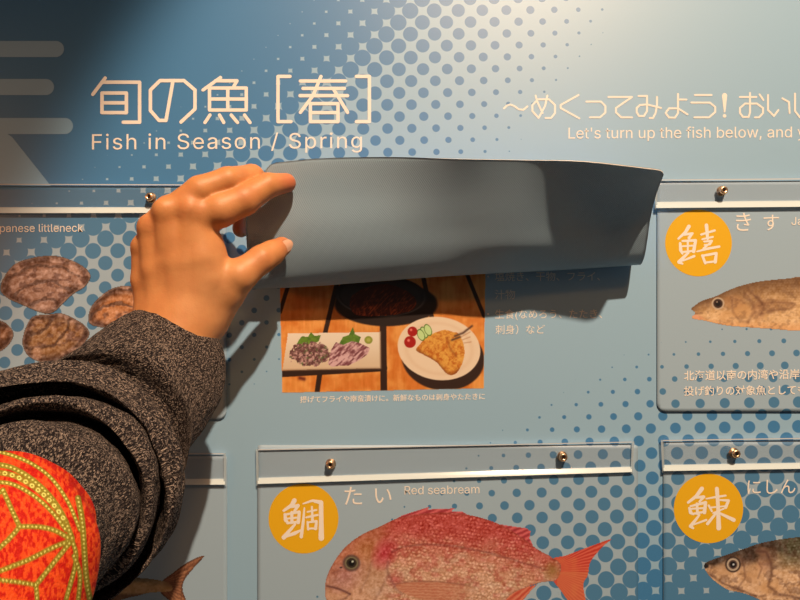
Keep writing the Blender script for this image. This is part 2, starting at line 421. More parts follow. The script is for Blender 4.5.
    rr = .5+.5*np.sin((y+.42*x)*1.15+n2*2)
    col = np.where((dors & ~body)[..., None], lerp((166,48,46), (226,96,84), rr), col)
    d, _ = dline(x, y, DORSAL[1:-4]); col = np.where((dors & ~body)[..., None], over(col, (226,120,104), np.exp(-(d/.9)**2)*.6), col)
    jt = np.clip(1-ell(x, y, 552, 570, 10, 12), 0, 1); col = over(col, (150,100,40), jt*.8)
    d, _ = dline(x, y, BREAM, True); col = over(col, (130,60,40), np.exp(-(d/1.6)**2)*.35*body)
    return col, mask.astype(float)

KISU = spline([(691,309),(696,304),(703,300),(715,296),(728,290),(742,285),(760,281),(790,278),(830,276),(900,284),(960,296),(962,308),(900,324),(850,330),(800,331),(770,329),(740,327),(722,325),(705,321),(693,319),(692,316),(695,313)], 8)
def kisu(x, y):
    fin = inpoly(x, y, [(783,281),(793,277),(830,274),(860,262),(880,268),(890,284)])
    tail = inpoly(x, y, [(955,294),(1000,272),(990,302),(1000,332),(955,310)])
    body = inpoly(x, y, KISU); mask = body | fin | tail
    n1 = fbm(x/12+5, y/8); n2 = fbm(x/3, y/3+7); n3 = fbm(x/1.5, y/1.5)
    top = np.interp(x, [691, 728, 760, 800, 960], [308, 290, 281, 277, 296]); bot = np.interp(x, [691, 722, 770, 800, 960], [318, 325, 329, 331, 308])
    v = (y-top)/(bot-top+1e-3)
    col = lerp((166,112,66), (238,172,108), sstep(.1, .75, v+.5*(n1-.5)))
    col = col+((n2-.5)*40+(n3-.5)*40)[..., None]
    col = over(col, (112,70,40), sstep(.25, 0, v)*.6)
    col = over(col, (236,150,84), sstep(.8, 1, v)*.6)
    for (cx, cy, rx, ry, c, k) in ((742,311,11,9,(214,142,78),.7), (734,302,12,8,(196,124,70),.4), (758,313,8,10,(190,120,72),.4), (728,316,12,6,(224,150,84),.5), (773,305,26,7,(150,92,52),.45)):
        col = over(col, c, sstep(1.1, .6, ell(x, y, cx, cy, rx, ry))*k)
    for pts, w, k in (([(732,301),(733,312),(740,321),(748,322)], 1.5, .28), ([(745,294),(753,303),(754,312),(748,322)], 2, .35), ([(757,297),(764,306),(761,314),(770,312)], 2.2, .4),
                      ([(762,304),(775,302),(795,304),(790,309),(768,311)], 1.4, .3), ([(748,290),(757,298),(762,304)], 1.6, .4), ([(693,314),(702,313)], 1.2, .5)):
        d, _ = dline(x, y, pts); col = over(col, (110,62,36), np.exp(-(d/w)**2)*k*(.4+n2*1.2))
    sc, sr = scales(x, y, 3.0, 0); col = col+((sc-.5)*14*sstep(750, 770, x)*sstep(1, .5, v))[..., None]
    col = over(col, (236,136,92), sstep(1, .2, ell(x, y, 697, 317, 10, 3.2, .2))*.6); col = over(col, (96,56,34), sstep(.48, .72, fbm(x/4+31, y/3))*.26)
    e = ell(x, y, 718, 303.5, 6.2, 6)
    col = over(col, (206,160,116), sstep(1.1, .95, e)); col = over(col, (70,42,28), sstep(.84, .7, e)); col = over(col, (30,20,16), sstep(.5, .4, e)); col = over(col, (160,120,90), sstep(.18, .08, ell(x, y, 717, 302, 6, 6)))
    r_ = .5+.5*np.sin(x*1.4+y*.6); col = np.where(((fin | tail) & ~body)[..., None], lerp((120,76,50), (176,120,84), r_), col)
    return col, mask.astype(float)

HERR = spline([(704,565),(708,561),(722,556),(742,549),(760,543),(780,539),(805,536),(850,532),(920,540),(970,556),(972,566),(900,600),(850,610),(800,612),(770,604),(745,594),(728,590),(714,581),(706,572)], 8)
def herring(x, y):
    body = inpoly(x, y, HERR); tail = inpoly(x, y, [(965,554),(1010,530),(996,562),(1010,596),(965,568)]); mask = body | tail
    n1 = fbm(x/11, y/9+3); n2 = fbm(x/3+4, y/3); n3 = fbm(x/1.5, y/1.5+9)
    top = np.interp(x, [704, 742, 780, 805, 970], [563, 549, 539, 536, 556]); bot = np.interp(x, [704, 714, 728, 760, 800, 970], [567, 581, 590, 601, 612, 566])
    v = (y-top)/(bot-top+1e-3)
    col = lerp((80,56,40), (232,168,114), sstep(.05, .5, v+.35*(n1-.5)))
    back = sstep(770, 790, x)*sstep(.55, .2, v); col = over(col, (104,92,60), back*.7)
    sc, sr = scales(x, y, 3.4, -.1); col = col+((sc-.5)*26*sstep(775, 790, x)*(.4+sr))[..., None]
    col = over(col, (228,176,128), sstep(.6, .8, n1)*.5*sstep(.4, .6, v))
    col = over(col, (96,58,40), sstep(.5, .68, fbm(x/5+31, y/4))*.4); col = col+((n2-.5)*60+(n3-.5)*44)[..., None]
    for (cx, cy, rx, ry, c, k) in ((752,573,13,12,(214,146,90),.5), (765,562,9,12,(190,120,80),.4), (770,588,14,8,(222,150,88),.5), (722,570,10,8,(204,140,88),.5), (762,551,8,5,(150,96,64),.5)):
        col = over(col, c, sstep(1.15, .5, ell(x, y, cx, cy, rx, ry))*k)
    for pts, w, k in (([(757,551),(766,552),(771,562),(772,574),(768,586),(776,592)], 1.5, .6), ([(707,572),(722,583),(740,590),(756,596)], 1.1, .6), ([(740,556),(744,566),(745,578),(738,588)], 1.1, .35),
                      ([(774,594),(790,596),(805,600)], 1.8, .6), ([(712,566),(710,572),(716,577)], 1.1, .4), ([(756,560),(762,568),(758,578)], 1, .35)):
        d, _ = dline(x, y, pts); col = over(col, (84,46,32), np.exp(-(d/w)**2)*k*(.3+n2*1.1))
    col = over(col, (40,30,26), sstep(1.1, .5, ell(x, y, 705.5, 566, 4, 3)))
    e = ell(x, y, 733, 564.5, 7.6, 7.8)
    col = over(col, (64,42,32), sstep(1.12, .95, e)*.9); col = over(col, (200,160,120), sstep(.86, .76, e)); col = over(col, (92,62,48), sstep(.62, .54, e)); col = over(col, (30,22,20), sstep(.44, .36, e))
    col = over(col, (225,205,180), sstep(.2, .08, ell(x, y, 733.5, 564.5, 7, 7)))
    r_ = .5+.5*np.sin(y*1.3); col = np.where((tail & ~body)[..., None], lerp((90,70,50), (150,120,86), r_), col)
    return col, mask.astype(float)

HT = spline([(162,581),(172,573),(184,564),(196,557.5),(205,555.5),(199,563),(190,573),(184,582),(183,590),(187,602),(190,618),(178,608),(168,600),(160,592)], 5)
HB_ = spline([(20,590),(60,576),(100,576),(128,577),(145,578),(160,580),(170,584),(172,590),(164,592),(150,593),(138,596),(122,600),(80,616),(40,620),(10,606)], 6)
def mackerel(x, y):
    tail = inpoly(x, y, HT); body = inpoly(x, y, HB_); n1 = fbm(x/8, y/5); n2 = fbm(x/2, y/2); n3 = fbm(x/1.2, y/3)
    v = (y-577)/18
    col = lerp((112,88,54), (214,152,90), sstep(0, .55, v+.4*(n1-.5))); col = over(col, (120,74,44), sstep(.82, 1.05, v)*.8)
    col = col+((n2-.5)*50)[..., None]
    ang = np.arctan2(y-584, x-158); r_ = .5+.5*np.sin(ang*46+n2*5)
    tc = lerp((120,66,40), (206,130,80), r_*.6+.5*(n1-.3)); tc = over(tc, (70,40,26), sstep(.6, .85, n3)*.7)
    d, _ = dline(x, y, HT, True); tc = over(tc, (60,34,24), np.exp(-(d/1.5)**2)*.7)
    col = np.where((tail & ~body)[..., None], tc, col)
    dj = np.clip(1-ell(x, y, 172, 584, 12, 6), 0, 1); col = over(col, (96,58,36), dj*.6*(.4+n2))
    return col, (tail | body).astype(float)

def clam(poly, cx, cy, ax, flip, tone, x, y):
    m = inpoly(x, y, poly); n1 = fbm(x/9+cx, y/7); n2 = fbm(x/2.2, y/2.2+cx); n3 = fbm(x/1.3, y/1.3)
    d, _ = dline(x, y, poly, True)
    col = lerp((84,52,38), tone, sstep(0, 11, d+7*(n1-.5)))
    # growth rings about the hinge
    rr = np.hypot((x-ax[0]), (y-ax[1])*1.15)
    col = col+(np.sin(rr*.95+n1*5)*11)[..., None]; col = over(col, (74,46,34), sstep(.75, .95, np.sin(rr*.33+n1*3+flip))*.6)
    ang = np.arctan2(y-ax[1], x-ax[0]); col = col+((vnoise(ang*30, rr/9)-.5)*16)[..., None]
    col = over(col, (226,164,128), sstep(.52, .74, n1)*.5); col = over(col, (88,50,36), sstep(.56, .7, fbm(x/7+cx*2, y/5+4))*.55)
    col = col+((n2-.5)*74+(n3-.5)*44)[..., None]
    col = over(col, (184,140,106), np.exp(-((d-1.2)/.9)**2)*.55); col = over(col, (60,38,30), np.exp(-(d/.8)**2)*.7)
    return col, m.astype(float)
CL = [([(0,288),(3,278),(14,264),(34,257),(55,255.5),(72,260),(86,268),(91,277),(85,287),(74,294),(64,303),(56,311),(48,314),(38,312),(24,306),(10,300),(2,294)], (46,316), (176,122,92), 0, 'wide purple-brown clam shell'),
      ([(22,340),(26,326),(33,316),(48,314),(62,313),(76,319),(86,326),(90,334),(84,344),(72,354),(58,361),(44,363),(30,358),(24,350)], (34,318), (160,104,60), 1, 'ochre clam shell'),
      ([(88,320),(90,308),(98,298),(110,289),(124,285.5),(138,288),(150,298),(150,314),(136,326),(118,330),(98,327),(91,325)], (118,333), (206,126,74), 2, 'reddish clam shell'),
      ([(-45,330),(-34,320),(-16,318),(0,320),(9,325),(14,334),(10,344),(0,352),(-18,358),(-38,350)], (-30,320), (150,92,56), 3, 'brown clam shell')]

WOODA, WOODB = (224,112,34), (244,146,62)
def dish(x, y):
    n1 = fbm(x/30, y/3); n2 = fbm(x/3, y/3); n3 = fbm(x/1.4, y/1.4); n4 = fbm(x/16+8, y/16)
    col = lerp(WOODA, WOODB, sstep(.3, .7, n4)); col = col+((fbm(x/2+3, y/14)-.5)*26)[..., None]
    # gaps between the planks
    for pts, w in (([(296,260),(280,312)], 1.9), ([(337,283),(323,342)], 2.2), ([(420,262),(432,318)], 2.1), ([(462,262),(484,316)], 1.8), ([(383,322),(384,400)], 3.2), ([(280,374),(384,368)], 3.2), ([(320,372),(316,400)], 2.4), ([(282,300),(282,300.1)], .1)):
        d, _ = dline(x, y, pts); col = over(col, (52,26,14), sstep(w+.6, w-.4, d))
    d, _ = dline(x, y, [(300,378),(304,379)]); col = over(col, (110,40,20), np.exp(-(d/2)**2))
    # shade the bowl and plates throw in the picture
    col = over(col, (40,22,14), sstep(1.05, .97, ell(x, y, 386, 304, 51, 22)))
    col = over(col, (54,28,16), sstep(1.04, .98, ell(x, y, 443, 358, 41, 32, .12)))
    # dark oval bowl with fried strips
    e = ell(x, y, 381, 296, 46, 21, .05); col = over(col, (46,34,28), sstep(1.02, .98, e)); col = over(col, (150,124,104), np.exp(-((e-.95)/.025)**2)*.55*sstep(290, 310, y)); col = over(col, (60,46,40), sstep(.9, .86, e)*.8)
    fr = inpoly(x, y, spline([(350,306),(352,296),(365,288),(385,284),(405,290),(416,300),(412,310),(392,315),(368,316),(355,314)], 5))
    st1 = vnoise((x+y*.9)/1.1, (x-y)/7+40); st2 = vnoise((x-y*.5)/6, (y+x*.3)/1.0+80); st3 = vnoise((x*.3+y)/7+9, (x-y*.2)/1.1)
    fc = lerp((84,26,12), (232,96,38), sstep(.5, .95, np.maximum(np.maximum(st1, st2), st3)*(.6+.5*fbm(x/9, y/6)))*sstep(285, 318, y)*.7+.3*sstep(.55, .95, st1)); col = np.where(fr[..., None], fc, col)
    # oblong white dish with two heaps of chopped fish
    pl = inpoly(x, y, [(288,333.5),(380,332),(380.5,368),(282.5,370)]); pc = lerp((248,206,160), (228,178,128), sstep(330, 372, y)); col = np.where(pl[..., None], pc, col)
    d, _ = dline(x, y, [(282.5,370),(380.5,368),(380,332)]); col = over(col, (190,140,96), np.exp(-(d/1)**2)*.7)
    for P in ([(295,347),(299,340),(302,336),(308,337),(311,332),(315,336),(321,335),(319,341),(305,349)], [(339,344),(343,337),(349,335),(353,327),(355,334),(361,337),(359,343),(349,346)]):
        m = inpoly(x, y, P); col = np.where(m[..., None], lerp((70,92,24), (128,148,40), n2), col)
    hp = ell(x, y, 310, 354, 19.5, 12.5)+(n2-.5)*.5; m = hp < .98
    hc = lerp((104,56,46), (212,150,124), sstep(.3, .75, fbm(x/1.9+3, y/1.9))); hc = over(hc, (96,110,50), sstep(.62, .75, fbm(x/2.4+40, y/2.4))*.7); hc = over(hc, (60,30,30), sstep(.64, .8, n3)*.6); col = np.where(m[..., None], hc, col)
    m = inpoly(x, y, [(328,364),(331,350),(336,342),(343,345),(352,341),(360,343),(370,348),(368,354),(360,360),(348,366),(338,366),(332,367)])
    hc = lerp((128,62,58), (228,164,142), sstep(.3, .72, vnoise((x+y*1.1)/2.2, (x-y)/8+5)*.7+n3*.35)); hc = over(hc, (96,96,70), sstep(345, 338, y)*.4); col = np.where(m[..., None], hc, col)
    e = ell(x, y, 368.5, 340, 4.4, 4.2); col = over(col, (150,140,44), sstep(1, .85, e)); col = over(col, (196,176,80), sstep(.6, .3, e)*.7)
    # round white plate with the fried fillet
    e = ell(x, y, 439, 348.5, 41.5, 31.5, .15); col = over(col, (246,196,146), sstep(1.015, .985, e)); col = over(col, (226,168,116), np.exp(-((e-.8)/.06)**2)*.3)
    fl = inpoly(x, y, spline([(416,350),(421,343),(430,335),(444,330),(453,332),(459,334),(464,346),(464,358),(459,370),(453,375),(446,373),(436,362),(424,355)], 5))
    fc = lerp((198,92,20), (240,158,60), sstep(.25, .75, n2*.6+n3*.5)); fc = over(fc, (150,70,20), np.exp(-(dline(x, y, [(447,338),(450,348),(456,356)])[0]/1.3)**2)*.5)
    edge, _ = dline(x, y, [(416,350),(424,355),(436,362),(446,373),(453,375),(459,370)]); fc = over(fc, (140,66,18), np.exp(-(edge/2.2)**2)*.7)
    col = np.where(fl[..., None], fc, col)
    for pts in ([(455,336),(463,333),(472,326)], [(452,340),(460,337)]): d, _ = dline(x, y, pts); col = over(col, (84,48,32), np.exp(-(d/1.1)**2)*.9)
    for pts in ([(462,340),(470,337)], [(464,343),(471,342)], [(461,337),(470,332)]): d, _ = dline(x, y, pts); col = over(col, (190,120,70), np.exp(-(d/.6)**2)*.6)
    for (cx, cy) in ((424,332.5), (428,330), (421,335)):
        e = ell(x, y, cx, cy, 3.8, 6.6, -.4); col = over(col, (86,110,32), sstep(1, .9, e)); col = over(col, (206,206,120), sstep(.84, .74, e))
    for (cx, cy, r) in ((412.5,331.5,5.2), (410,342,6.2)):
        e = ell(x, y, cx, cy, r, r); col = over(col, (176,22,12), sstep(1, .9, e)); col = over(col, (246,120,90), sstep(.35, .1, ell(x, y, cx-1.4, cy-1.6, r, r)))
    m = (x-400)*0+1
    poly = [(279,258),(486,256),(484,388.5),(282,393)]
    d, _ = dline(x, y, poly, True); col = over(col, (230,176,130), np.exp(-(d/.6)**2)*.6)
    return col, inpoly(x, y, poly).astype(float)
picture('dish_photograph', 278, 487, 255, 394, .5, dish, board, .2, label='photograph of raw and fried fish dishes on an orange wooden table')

# ------------------------------------------------------------------ flaps that hang flat
HF = 1.7; TF = .8
def flap_thing(x0, x1, y0, y1, label, rounds=(2, 2, 9, 9)):
    o = empty('display_flap', W((x0+x1)/2, y0+18, HF), label, 'flap', 'hinged picture flaps')
    panel('flap_sheet', x0, x1, y0, y1, HF, m_flap, o, step=2.5 if False else 4, thick=TF, rounds=rounds)
    return o
def disc(o, cx, cy, r, S, sc, ox, oy, name='name_disc'):
    a = np.linspace(0, 2*math.pi, 72, endpoint=False)
    P = W(cx+r*np.cos(a), cy+r*np.sin(a), HF+.12)
    d = make(name, P, [tuple(range(72))[::-1]], m_disc, o, label='orange round name disc')
    # the brush sign is a sub-part of the disc
    k = strokes('brush_sign', brush(S, ox, oy, sc, 1.12), o, HF+.25)
    k.parent = d; k.location = k.location-d.location
    return d
f1 = flap_thing(-300, 226.3, 186, 420, 'flap with the clam pictures, left of the hand in the top row')
f3 = flap_thing(657.3, 1050, 181, 412, 'flap with the slender golden fish and first orange disc, right of the lifted flap')
f4 = flap_thing(-300, 227, 456, 690, 'flap with the forked fish tail, under the knit sleeve')
f5 = flap_thing(257.5, 638, 445, 680, 'flap with the red seabream, bottom row centre')
f6 = flap_thing(663.5, 1050, 442, 675, 'flap with the dark-backed silver fish head, bottom right corner')
for poly, ax, tone, fl, lab in CL[::-1]:
    P = spline(poly, 6); xs = P[:, 0]; ys = P[:, 1]
    picture('clam_picture', xs.min()-1, xs.max()+1, ys.min()-1, ys.max()+1, .7, lambda x, y, P=P, ax=ax, tone=tone, fl=fl: clam(P, ax[0], ax[1], ax, fl, tone, x, y), f1, HF+.12+.05*(4-fl), label=lab)
picture('fish_picture', 688, 1002, 260, 334, .7, kisu, f3, HF+.15, label='slender golden-brown fish')
picture('fish_picture', 5, 208, 553, 622, .7, mackerel, f4, HF+.15, label='brown fish with a forked tail')
picture('fish_picture', 322, 614, 503, 640, .65, bream, f5, HF+.15, label='red seabream')
picture('fish_picture', 702, 1012, 528, 616, .7, herring, f6, HF+.15, label='silver fish with a dark back')
K1 = [[(205,175,28),(175,225,24),(115,280,16)],[(165,245,20),(235,235,18),(205,275,22)],[(130,320,20),(135,380,26),(150,410,14)],[(150,300,16),(262,295,22),(245,390,26)],[(195,300,16),(195,400,14)],[(150,345,14),(240,340,14)],[(155,395,16),(240,385,16)],
 [(200,400,18),(120,480,28),(150,495,14)],[(150,470,12),(250,430,20)],[(310,245,16),(425,210,18)],[(355,165,28),(365,280,22)],[(320,285,14),(410,265,16)],[(335,305,14),(400,300,18),(385,330,14),(340,335,14)],[(275,390,12),(370,365,20),(465,348,18)],[(405,300,12),(330,365,16)],
 [(320,425,20),(345,490,20)],[(330,425,18),(440,405,20),(430,480,26)],[(345,485,16),(430,475,16)]]
K2 = [[(235,165,34),(215,200,28),(150,245,18)],[(195,215,20),(265,205,24),(235,250,18)],[(160,275,20),(165,320,28),(185,345,14)],[(175,275,16),(275,255,20),(265,340,26)],[(215,260,22),(215,340,22)],[(175,310,14),(265,300,14)],[(180,345,18),(270,335,18)],
 [(240,355,16),(150,460,32)],[(160,455,16),(240,425,26),(290,400,12)],[(315,225,12),(305,340,20),(290,455,24)],[(305,190,10),(380,165,18),(448,180,32),(450,330,32),(450,465,40)],[(375,215,14),(380,330,20)],[(340,255,12),(410,240,14)],[(330,300,14),(420,280,16)],[(340,335,14),(345,395,16)],[(340,340,12),(412,330,18),(405,390,22)],[(345,388,14),(400,388,14)]]
K3 = [[(255,150,30),(210,210,24),(145,260,18)],[(205,220,18),(270,215,22),(235,255,14)],[(155,305,18),(165,340,26),(185,355,12)],[(165,290,14),(285,260,22),(275,340,26)],[(215,270,18),(220,350,20)],[(175,310,14),(270,305,14)],[(190,350,16),(275,335,16)],[(235,360,14),(165,450,26),(185,465,16)],
 [(180,440,10),(290,400,16)],[(290,230,10),(375,215,16),(445,205,14)],[(375,150,28),(385,300,26),(390,465,34)],[(310,285,16),(335,330,14)],[(400,240,12),(468,245,20),(445,300,22)],[(330,300,12),(440,290,12)],[(345,345,12),(430,310,12)],[(385,325,16),(300,430,22)],[(395,345,16),(510,400,28)]]
disc(f3, 698.5, 243, 33.4, K1, 8.57, 665, 206)
disc(f5, 303.5, 518.5, 35, K2, 8, 265, 480)
disc(f6, 708.5, 508.5, 34.7, K3, 8, 670, 470)
HL = HF+.3
text('lettering', 'panese littleneck', 0, 232, 83, 231.6, f1, HL); text('lettering', 'Ja', -11, 232, -1, 232, f1, HL)
text('lettering', 'き', 736, 230, 751, 229.8, f3, HL); text('lettering', 'す', 763.5, 229.6, 779, 229.4, f3, HL); text('lettering', 'Japanese whiting', 791.5, 225, 880, 224, f3, HL)
text('lettering', '北海道以南の内湾や沿岸', 684, 379.6, 799.5, 378, f3, HL, bold=.012); text('lettering', '投げ釣りの対象魚としても', 684, 395, 806, 393.6, f3, HL, bold=.012)
text('lettering', 'た', 344.5, 504, 362, 504, f5, HL); text('lettering', 'い', 375, 503, 391.5, 503, f5, HL); text('lettering', 'Red seabream', 404.5, 494.5, 479.5, 493.3, f5, HL)
text('lettering', 'にしん', 747.5, 493.5, 795.5, 492.5, f6, HL)

# ------------------------------------------------------------------ clear strips with their screws
def boxq(corners_lo, corners_hi):
    V = list(corners_lo)+list(corners_hi); n = 4
    F = [(3, 2, 1, 0), (4, 5, 6, 7)]+[(i, (i+1) % 4, (i+1) % 4+4, i+4) for i in range(4)]
    return V, F
def bar(tl, tr, br, bl, label, screws, glint=True):
    """clear strip: corners in board pixels"""
    tl, tr, br, bl = [np.array(v, float) for v in (tl, tr, br, bl)]
    h0, h1 = HF+.1, HF+2.2
    o = empty('clear_strip', W(*((bl+br)/2), h0), label, 'strip', 'clear screwed strips that hold the flaps')
    P = lambda a, b: tl*(1-a)*(1-b)+tr*a*(1-b)+br*a*b+bl*(1-a)*b     # a across, b down
    def slab(name, a0, a1, b0, b1, lo, hi, mat, hi2=None, label=None):
        c = [P(a0, b0), P(a1, b0), P(a1, b1), P(a0, b1)]
        his = [hi, hi, hi2 or hi, hi2 or hi]
        V, F = boxq([W(*k, lo) for k in c], [W(*k, g) for k, g in zip(c, his)])
        # faces as wound: low face towards the board
        return make(name, V, F, mat, o, label=label)
    Wd = np.linalg.norm(tr-tl); Hh = np.linalg.norm(bl-tl); ex = 2.4/Wd; ey = 2.2/Hh; lp = 9.6/Hh
    slab('strip_plate', ex, 1-ex, ey, 1-lp, h0, h1, m_clear)
    slab('strip_top_edge', ex, 1-ex, 0, ey*.5, h0, h1-.2, m_glint)
    slab('strip_side_edge', 0, ex, 0, 1-lp*.2, h0, h1+.1, m_lipside); slab('strip_side_edge', 1-ex, 1, 0, 1-lp*.2, h0, h1+.1, m_lipside)
    # lip: sloping facet, milky white standing in for internal reflection, and a lower facet
    slab('strip_lip', ex*.5, 1-ex*.5, 1-lp, 1-lp*.36, h0, h1-1.2, m_lip, hi2=h1+1.6, label='lower lip, its inner reflection painted milky white')
    slab('strip_foot', ex, 1-ex, 1-lp*.36, 1, h0, h1+1.4, m_clear, hi2=h0+1.0)
    for (sx, sy) in screws: screw(o, sx, sy)
    return o
m_lipside = clear('side_acrylic', (.8, .86, .92, 1), .15, .35)
def lathe(cx, cz, y0, prof, n=28):
    V = []; 
    for r, y in prof:
        for k in range(n):
            a = 2*math.pi*k/n; V.append((cx+r*math.cos(a), y0-y, cz+r*math.sin(a)))
    F = [tuple(f) for f in grid_faces(len(prof), n, True)]+[tuple(range(n))[::-1], tuple(range((len(prof)-1)*n, len(prof)*n))]
    return V, F
def screw(o, sx, sy):
    c = W(sx, sy, 8.0); s = U*.84
    V, F = lathe(c[0], c[2], -(HF+3.4)*U, [(6.0*s, 0), (6.0*s, .5*s), (3.0*s, .6*s), (2.6*s, 3.4*s), (4.4*s, 3.6*s), (4.9*s, 4.4*s), (4.7*s, 6.0*s), (3.8*s, 6.9*s), (2.6*s, 7.1*s), (2.1*s, 6.2*s)])
    k = make('screw', V, F, m_brass, o, smooth=True)
    V2, F2 = lathe(c[0], c[2], -(HF+3.4)*U, [(2.3*s, 5.8*s), (2.0*s, 6.5*s), (.6*s, 6.5*s)], 6)
    d = make('socket', V2, F2, m_dark, o); d.parent = k; d.location = d.location-k.location
bar((-300, 183), (227.5, 184.5), (227.5, 216), (-300, 217), 'clear strip over the clam flap, screw just left of the hand', [(150, 197)])
bar((256, 183), (634, 180), (634, 211), (256, 214), 'clear strip behind the lifted flap', [])
bar((655, 179.6), (1050, 176), (1050, 208), (655, 211.5), 'clear strip above the slender golden fish', [(723, 190.5)])
bar((-300, 455), (226, 453.2), (226, 488), (-300, 491), 'clear strip beside the knit sleeve, above the forked tail', [])
bar((255.8, 449.3), (634.3, 441.5), (633, 475), (256.5, 487.5), 'clear strip with two screws above the red seabream', [(330.5, 464.5), (563, 457)])
bar((660.8, 440), (1050, 434), (1050, 468), (662.5, 474.5), 'clear strip above the dark-backed silver fish head', [(735.5, 453.5)])

# ------------------------------------------------------------------ the lifted flap
cols = [0, .12, .32, .5, .66, .82, 1.0]
prof = [  # (height off the board, board row) from the hinge to the free edge
 [(2.6,203),(3,245),(7,276),(20,289.5),(34,283),(45,262),(54,236),(61,207),(68,181)],
 [(2.6,203),(3,245),(7,275),(20,288),(34,282),(47,263),(57,238),(64,208),(72,178.5)],
 [(2.6,203),(3,243),(8,271),(20,282.5),(35,278),(50,260),(61,236),(70,208),(82,180)],
 [(2.6,203),(3,240),(8,267),(20,277.5),(35,273),(50,257),(63,236),(79,211),(98,186)],
 [(2.6,203),(3,239),(8,263),(20,274),(35,270),(54,256),(69,236),(86,211),(102,188)],
 [(2.6,203),(3,238),(7,260),(20,271),(34,266),(49,250),(63,231),(84,209),(107,190.5)],
 [(2.6,203),(3,236),(7,256),(20,266.5),(33,261),(45,245),(58,227),(80,210),(110,197.5)]]
prof = np.array(prof, float)
NU, NS = 120, 110
pp = np.array([spline(p_, 14, False) for p_ in prof])                  # 5 x m x 2
# resample by length
def resamp(a, n):
    s = np.concatenate([[0], np.cumsum(np.hypot(*np.diff(a, axis=0).T))]); t = np.linspace(0, s[-1], n)
    return np.stack([np.interp(t, s, a[:, 0]), np.interp(t, s, a[:, 1])], 1)
pp = np.array([resamp(a, NS) for a in pp])
uu = np.linspace(0, 1, NU); cs = np.array(cols)
def smooth_interp(u):
    k = min(max(np.searchsorted(cs, u, side='right')-1, 0), len(cs)-2); t = (u-cs[k])/(cs[k+1]-cs[k])
    g = lambda i: (pp[i+1]-pp[i-1])/(cs[i+1]-cs[i-1]) if 0 < i < len(cs)-1 else (pp[1]-pp[0])/(cs[1]-cs[0]) if i == 0 else (pp[-1]-pp[-2])/(cs[-1]-cs[-2])
    h = cs[k+1]-cs[k]; t2, t3 = t*t, t*t*t
    return pp[k]*(2*t3-3*t2+1)+pp[k+1]*(3*t2-2*t3)+g(k)*h*(t3-2*t2+t)+g(k+1)*h*(t3-t2)
G = np.zeros((NS, NU, 3)); sq = np.linspace(0, 1, NS)
for j, u in enumerate(uu):
    a = smooth_interp(u)
    xl = 257+3*sq+20*sstep(.74, 1, sq); xr = 634-17*sq**2
    # rounded free corners
    G[:, j, 0] = xl+(xr-xl)*u; G[:, j, 1] = -a[:, 0]; G[:, j, 2] = a[:, 1]
rc = 10.0
wd = 371.0; ln = 200.0
for i in range(NS):
    dv = (1-sq[i])*ln
    if dv < rc:
        ins = rc-math.sqrt(max(0, rc*rc-(rc-dv)**2))
        for j in range(NU):
            x = G[i, j, 0]; c = .5*(G[i, 0, 0]+G[i, -1, 0]); hw = .5*(G[i, -1, 0]-G[i, 0, 0]); G[i, j, 0] = c+(x-c)*(hw-ins)/hw
# board coordinates -> metres: the board row is measured on the board itself
base = W(G[..., 0], G[..., 2], 0.0); Pm = base.copy(); Pm[..., 1] = G[..., 1]*U
du = np.gradient(Pm, axis=1); ds = np.gradient(Pm, axis=0); nn = np.cross(ds, du); nn /= np.linalg.norm(nn, axis=-1, keepdims=True)+1e-12
if nn[NS//2+20, NU//2, 1] > 0: nn = -nn                               # pointing out of the printed face's back
th = .75*U
A = Pm+nn*th/2; Bk = Pm-nn*th/2
F = grid_faces(NS, NU); n = NS*NU
loop = [j for j in range(NU)]+[i*NU+NU-1 for i in range(1, NS)]+[(NS-1)*NU+j for j in range(NU-2, -1, -1)]+[i*NU for i in range(NS-2, 0, -1)]
side = np.array([[loop[k], loop[(k+1) % len(loop)], loop[(k+1) % len(loop)]+n, loop[k]+n] for k in range(len(loop))])

m_back, nt, b = newmat('flap_back')
L = nt.links; uvn = N(nt, 'ShaderNodeUVMap'); mp = N(nt, 'ShaderNodeMapping'); mp.inputs['Rotation'].default_value = (0, 0, math.radians(45)); L.new(uvn.outputs[0], mp.inputs[0])
wa = N(nt, 'ShaderNodeTexWave', wave_type='BANDS', bands_direction='X'); wb = N(nt, 'ShaderNodeTexWave', wave_type='BANDS', bands_direction='Y')
for w_ in (wa, wb): w_.inputs['Scale'].default_value = .22; w_.inputs['Distortion'].default_value = .3; L.new(mp.outputs[0], w_.inputs[0])
sm = math_(nt, 'ADD', wa.outputs['Fac'], wb.outputs['Fac'])
bp = N(nt, 'ShaderNodeBump'); bp.inputs['Strength'].default_value = .45; bp.inputs['Distance'].default_value = .0003; L.new(sm, bp.inputs['Height']); L.new(bp.outputs[0], b.inputs['Normal'])
mx = N(nt, 'ShaderNodeMix', data_type='RGBA'); L.new(math_(nt, 'MULTIPLY', sm, .5), mx.inputs[0]); mx.inputs[6].default_value = (.32, .48, .62, 1); mx.inputs[7].default_value = (.39, .56, .70, 1)
L.new(mx.outputs[2], b.inputs['Base Color']); b.inputs['Roughness'].default_value = .5
lift = empty('display_flap', W(445, 203, 2.6), 'lifted flap curled up by the hand, its plain grey-blue back turned outwards', 'flap', 'hinged picture flaps')
uvs = np.stack(np.meshgrid(uu*371, sq*200), -1).reshape(-1, 2)
o = make('flap_sheet', np.concatenate([A.reshape(-1, 3), Bk.reshape(-1, 3)]), np.concatenate([F, F[:, ::-1]+n, side]), mats=[m_back, flat('flap_front', ink((160, 180, 184)), .4), m_edge],
     fmi=np.concatenate([np.zeros(len(F)), np.ones(len(F)), 2*np.ones(len(side))]), parent=lift, smooth=True, uv=np.concatenate([uvs, uvs]))

